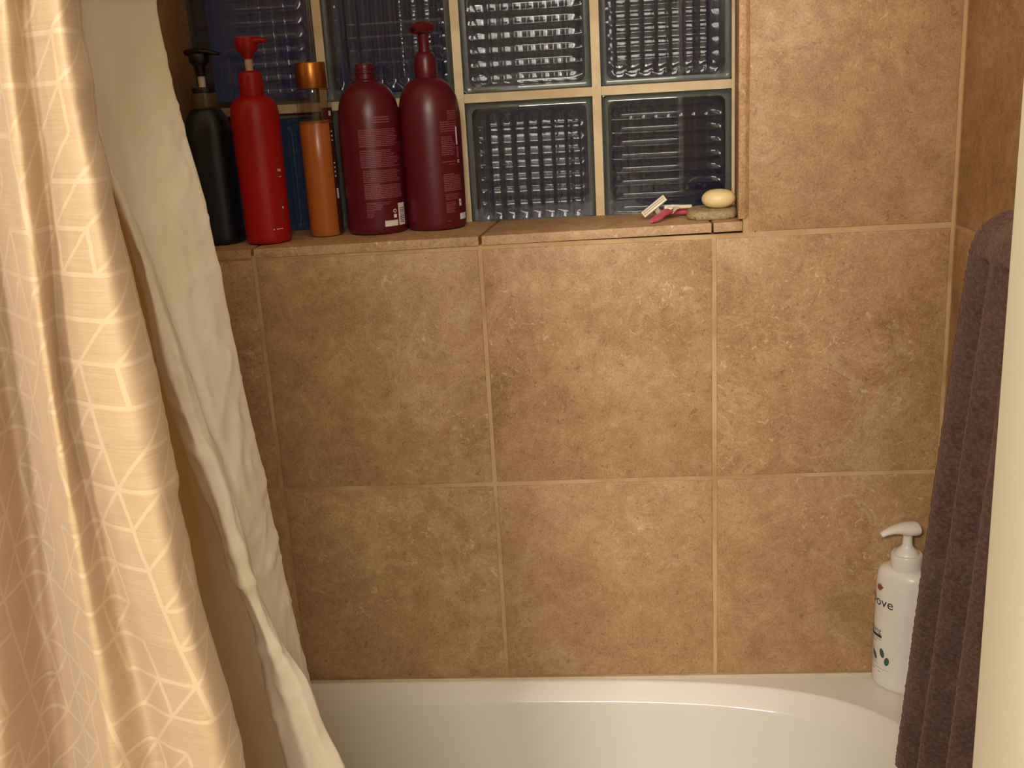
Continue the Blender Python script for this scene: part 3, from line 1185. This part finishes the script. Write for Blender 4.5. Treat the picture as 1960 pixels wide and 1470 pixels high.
# woven satin with shiny triangle lines
SATIN, nt, b = newmat('satin_with_triangle_weave', rough=.4, Sheen_Weight=.25)
uvn = N(nt, 'ShaderNodeUVMap', uv_map='UVMap')
sep = N(nt, 'ShaderNodeSeparateXYZ')
nt.links.new(uvn.outputs[0], sep.inputs[0])
U0, V0 = sep.outputs[0], sep.outputs[1]
H = .0232
lines = None
for k, (cx_, cz_) in enumerate(((0, 1), (math.sin(math.radians(60)), .5), (-math.sin(math.radians(60)), .5))):
    d = math_n(nt, 'DIVIDE', math_n(nt, 'ADD', math_n(nt, 'MULTIPLY', U0, cx_), math_n(nt, 'MULTIPLY', V0, cz_)), H)
    # position along the line, for dropping some of the segments
    al = math_n(nt, 'DIVIDE', math_n(nt, 'SUBTRACT', math_n(nt, 'MULTIPLY', U0, cz_), math_n(nt, 'MULTIPLY', V0, cx_)), H / math.sin(math.radians(60)))
    rd = math_n(nt, 'ROUND', d)
    dist = math_n(nt, 'ABSOLUTE', math_n(nt, 'SUBTRACT', d, rd))
    ln = math_n(nt, 'LESS_THAN', dist, .052)
    cell = N(nt, 'ShaderNodeCombineXYZ')
    nt.links.new(rd, cell.inputs[0])
    half_ = math_n(nt, 'MULTIPLY', rd, .5)
    nt.links.new(math_n(nt, 'FLOOR', math_n(nt, 'ADD', al, half_)), cell.inputs[1])
    cell.inputs[2].default_value = k * 3.7
    wn = N(nt, 'ShaderNodeTexWhiteNoise')
    nt.links.new(cell.outputs[0], wn.inputs['Vector'])
    keep = math_n(nt, 'GREATER_THAN', wn.outputs['Value'], (.40, .22, .30)[k])
    ln = math_n(nt, 'MULTIPLY', ln, keep)
    lines = ln if lines is None else math_n(nt, 'MAXIMUM', lines, ln)
wv = N(nt, 'ShaderNodeTexNoise')
mp = N(nt, 'ShaderNodeMapping')
mp.inputs['Scale'].default_value = (30, 900, 1)
nt.links.new(uvn.outputs[0], mp.inputs[0])
nt.links.new(mp.outputs[0], wv.inputs['Vector'])
wv.inputs['Scale'].default_value = 1.0
wv.inputs['Detail'].default_value = 2
slub = ramp(nt, wv.outputs['Fac'], [(.3, lin((192, 166, 132))), (.7, lin((204, 179, 146)))])
colr = mix(nt, lines, slub, lin((214, 192, 160)))
nt.links.new(colr, b.inputs['Base Color'])
nt.links.new(math_n(nt, 'SUBTRACT', .45, math_n(nt, 'MULTIPLY', lines, .17)), b.inputs['Roughness'])
bump(nt, b, math_n(nt, 'ADD', lines, math_n(nt, 'MULTIPLY', wv.outputs['Fac'], .25)), .35, .0007)

translucent(nt, b, lin((240, 206, 150)), .30)
VS = [0, 400, 735, 1100, 1470]
curtain_cols = [((u_,) * 5, y_) for u_, y_ in ((-2050, -.85), (-1850, -.885), (-1650, -.83), (-1450, -.88), (-1250, -.83), (-1050, -.88), (-850, -.83), (-660, -.88), (-520, -.835))] + [
    ((-420, -380, -350, -330, -310), -.84),
    ((-330, -290, -250, -210, -180), -.875),
    ((-250, -200, -150, -110, -80), -.84),
    ((-150, -115, -80, -40, -5), -.885),
    ((-85, -40, 15, 70, 115), (-.850, -.842, -.836, -.832, -.830)),
    ((-25, 15, 72, 134, 192), (-.868, -.870, -.872, -.872, -.872)),
    ((5, 50, 96, 160, 222), -.888),
    ((45, 92, 122, 205, 296), (-.872, -.868, -.866, -.866, -.866)),
    ((75, 128, 172, 250, 345), -.878),
    ((110, 178, 240, 320, 412), -.886),
    ((143, 212, 292, 360, 455), -.870),
    ((150, 222, 303, 372, 468), -.852),
    ((120, 195, 275, 345, 440), -.838),
]


def wr_c(s_, z, t):
    a_ = .0012 * noise.noise(Vector((s_ * 18, z * 45, 2.0))) + .0007 * noise.noise(Vector((s_ * 60, z * 140, 5.0)))
    g = max(0, noise.noise(Vector((s_ * 5, z * 7, 9.0))))
    return a_ * (0.6 + 2.2 * g)


cur = drape('shower_curtain', VS, curtain_cols, 2.03, .16, 420, 14, False, SATIN, .0010, wr_c, 0, .03)
tag(cur, 'beige satin shower curtain woven with shiny triangle lines', 'curtain')

# cream liner
LINER, nt, b = newmat('cream_liner_cloth', lin((238, 226, 196)), .5, Sheen_Weight=.1)
uvn = N(nt, 'ShaderNodeUVMap', uv_map='UVMap')
n1 = noise_n(nt, uvn.outputs[0], 14, 5, .6, .6)
cc = ramp(nt, n1, [(.3, lin((238, 228, 204))), (.7, lin((246, 240, 224)))])
nt.links.new(cc, b.inputs['Base Color'])
vor = N(nt, 'ShaderNodeTexVoronoi', feature='DISTANCE_TO_EDGE')
nt.links.new(uvn.outputs[0], vor.inputs['Vector'])
vor.inputs['Scale'].default_value = 22
hh_ = math_n(nt, 'ADD', math_n(nt, 'MULTIPLY', n1, .6), math_n(nt, 'MULTIPLY', math_n(nt, 'MINIMUM', vor.outputs['Distance'], .08), 1.5))
bump(nt, b, hh_, .30, .004)

translucent(nt, b, lin((242, 226, 186)), .30)
VL = [0, 150, 310, 475, 600, 735, 835, 935, 1030, 1125, 1235, 1300, 1380, 1470]
Lx = [100, 160, 203, 255, 285, 310, 350, 387, 422, 458, 497, 510, 527, 549]
Qx = [112, 170, 208, 281, 322, 369, 402, 441, 468, 492, 541, 588, 616, 659]
Ex = [300, 327, 371, 413, 437, 465, 489, 510, 531, 552, 575, 592, 610, 630]
Rx = [150, 178, 203, 245, 270, 303, 322, 340, 352, 375, 404, 425, 444, 468]
ap = lambda xs, d: [x + d for x in xs]
Fx = [min(q - 6, e - 20) - 12 for q, e in zip(Qx, Ex)]
liner_cols = [(ap(Rx, u_), y_) for u_, y_ in ((-1750, -.66), (-1500, -.60), (-1250, -.66), (-1000, -.60), (-780, -.66), (-550, -.60))] + [
    (ap(Rx, -440), -.66),
    (ap(Rx, -330), -.60),
    (ap(Rx, -220), -.66),
    (ap(Rx, -120), -.60),
    (ap(Rx, -30), -.605),
    ([r + (l - r) * .5 + 10 for r, l in zip(Rx, Lx)], -.600),
    (ap(Lx, 22), -.615),
    (ap(Lx, 2), -.672),
    (Lx, -.702),
    ([l + (q - l) * .35 for l, q in zip(Lx, Qx)], -.712),
    ([l + (q - l) * .75 for l, q in zip(Lx, Qx)], -.708),
    (Qx, -.700),
    (ap(Qx, -4), -.690),
    (Fx, -.664),
    ([f + (e - f) * .35 for f, e in zip(Fx, Ex)], -.655),
    ([f + (e - f) * .75 for f, e in zip(Fx, Ex)], -.632),
    (Ex, -.612),
    (ap(Ex, -10), -.604),
]


NL = len(liner_cols) - 1


def wr_l(s_, z, t):
    a_ = .0016 * noise.noise(Vector((s_ * 22, z * 22, 3.0)))
    r = abs(noise.noise(Vector((s_ * 16 + z * 6, z * 13 - s_ * 5, 8.0))))
    a_ += .0024 * max(0, .16 - r) / .16 * (.35 + max(0, noise.noise(Vector((s_ * 4, z * 5, 1.0)))))
    r2 = abs(noise.noise(Vector((s_ * 34 - z * 15, z * 26, 18.0))))
    a_ += .0013 * max(0, .12 - r2) / .12
    return a_ * max(.12, min(1, (NL - t) / 1.2, abs(t - NL + 6) / .9))


lin_o = drape('curtain_liner', VL, liner_cols, 2.02, .512, 420, 10, True, LINER, .0008, wr_l, 2, .085)
tag(lin_o, 'crinkled cream shower liner hanging inside the tub with a white hem', 'curtain liner')

rod = thing('curtain_rod', 'straight chrome curtain rod carrying the satin curtain and the liner', 'rod', (.16, -.775, 2.045))
m2 = MB(); m2.sweep([(XL - .16, 0, 0), (XR - .16, 0, 0)], [.0125, .0125], 20); m2.build('tube', CHROME, rod, smooth=50)

# ------------------------------------------------------------------ towel on its bar
TOWEL, nt, b = newmat('brown_terry', rough=.95, Sheen_Weight=.55)
b.inputs['Sheen Roughness'].default_value = .6
b.inputs['Sheen Tint'].default_value = (*lin((170, 140, 130)), 1)
co = obj_coord(nt, False)
uvn = N(nt, 'ShaderNodeUVMap', uv_map='UVMap')
n1 = noise_n(nt, co, 260, 3, .6)
n2 = noise_n(nt, co, 18, 4, .6)
n3 = noise_n(nt, co, 420, 2, .5)
c1 = mix(nt, .5, ramp(nt, n1, [(.34, lin((44, 27, 23))), (.5, lin((88, 63, 54))), (.66, lin((122, 94, 83)))]),
         ramp(nt, n2, [(.3, lin((74, 51, 44))), (.7, lin((106, 80, 70)))]))
nt.links.new(c1, b.inputs['Base Color'])
bump(nt, b, math_n(nt, 'ADD', n1, math_n(nt, 'MULTIPLY', n3, .5)), .6, .003)

BX, BZ, TR = .8605, 1.1745, .0405


def towel_mesh():
    rows, uv = [], []
    ny = 110
    arc = math.pi * TR
    inner, outer = BZ - .503, .42
    S = inner + arc + outer
    ns = 420
    for k in range(ns + 1):
        s_ = S * k / ns
        if s_ < inner:
            z0 = .503 + s_
            ph = 0
            base = (BX - TR, z0)
            nrm = (-1, 0)
        elif s_ < inner + arc:
            ph = (s_ - inner) / TR
            base = (BX - TR * math.cos(ph), BZ + TR * math.sin(ph))
            nrm = (-math.cos(ph), math.sin(ph))
        else:
            base = (BX + TR, BZ - (s_ - inner - arc))
            nrm = (1, 0)
        h = max(0, min(1, (BZ - base[1]) / .70))
        inn = s_ < inner
        yfar = -.362 + (.150 * h ** .9 if inn else .02 * h)
        ynear = -.755
        row, ru = [], []
        for i in range(ny + 1):
            t = i / ny
            # lines of the cloth fan out from the bar
            y = yfar + (ynear - yfar) * t
            amp = (.004 + .036 * h ** .8) * (1 if inn else .25)
            fold = amp * (math.sin(2 * math.pi * 6.2 * t ** .9 + 1.2) - math.sin(1.2)) * min(1, t * 14)
            fine = .0011 * noise.noise(Vector((y * 240, s_ * 240, 4))) + .0007 * noise.noise(Vector((y * 520, s_ * 520, 9)))
            rib = .0006 * math.sin(s_ * 2 * math.pi / .0075) * max(0, 1 - abs(s_ - inner - .01) / .10)
            hem = .0016 * max(0, 1 - t / .02)
            d = fold + fine + rib + hem
            if not inn:
                d = min(d, .012)
            row.append((base[0] + nrm[0] * d, y, base[1] + nrm[1] * d))
            ru.append((y, s_))
        rows.append(row)
        uv.append(ru)
    return rows, uv


rows, uv = towel_mesh()
m2 = MB(); m2.grid(rows)
me = bpy.data.meshes.new('towel')
me.from_pydata(m2.v, [], m2.f)
uvl = me.uv_layers.new(name='UVMap')
flat = [q for r in uv for q in r]
for lp_ in me.loops:
    uvl.data[lp_.index].uv = flat[lp_.vertex_index]
me.shade_smooth()
me.materials.append(TOWEL)
tow = bpy.data.objects.new('towel', me)
COL.objects.link(tow)
md = tow.modifiers.new('thickness', 'SOLIDIFY')
md.thickness = .006
md.offset = -1
tag(tow, 'dark brown terry towel hanging by the tiled wall at the tub end', 'towel')
bar = thing('towel_bar', 'chrome towel bar under the fold of the brown towel', 'towel bar', (BX, -.55, BZ))
m2 = MB(); m2.sweep([(0, -.240, .018), (0, .225, .018)], [.010, .010], 16); m2.build('tube', CHROME, bar, smooth=50)
for yy in (-.228, .216):
    m2 = MB(); m2.sweep([(0, yy, .018), (XR - BX - .001, yy, .018)], [.007, .007], 12); m2.build('post', CHROME, bar, smooth=50)
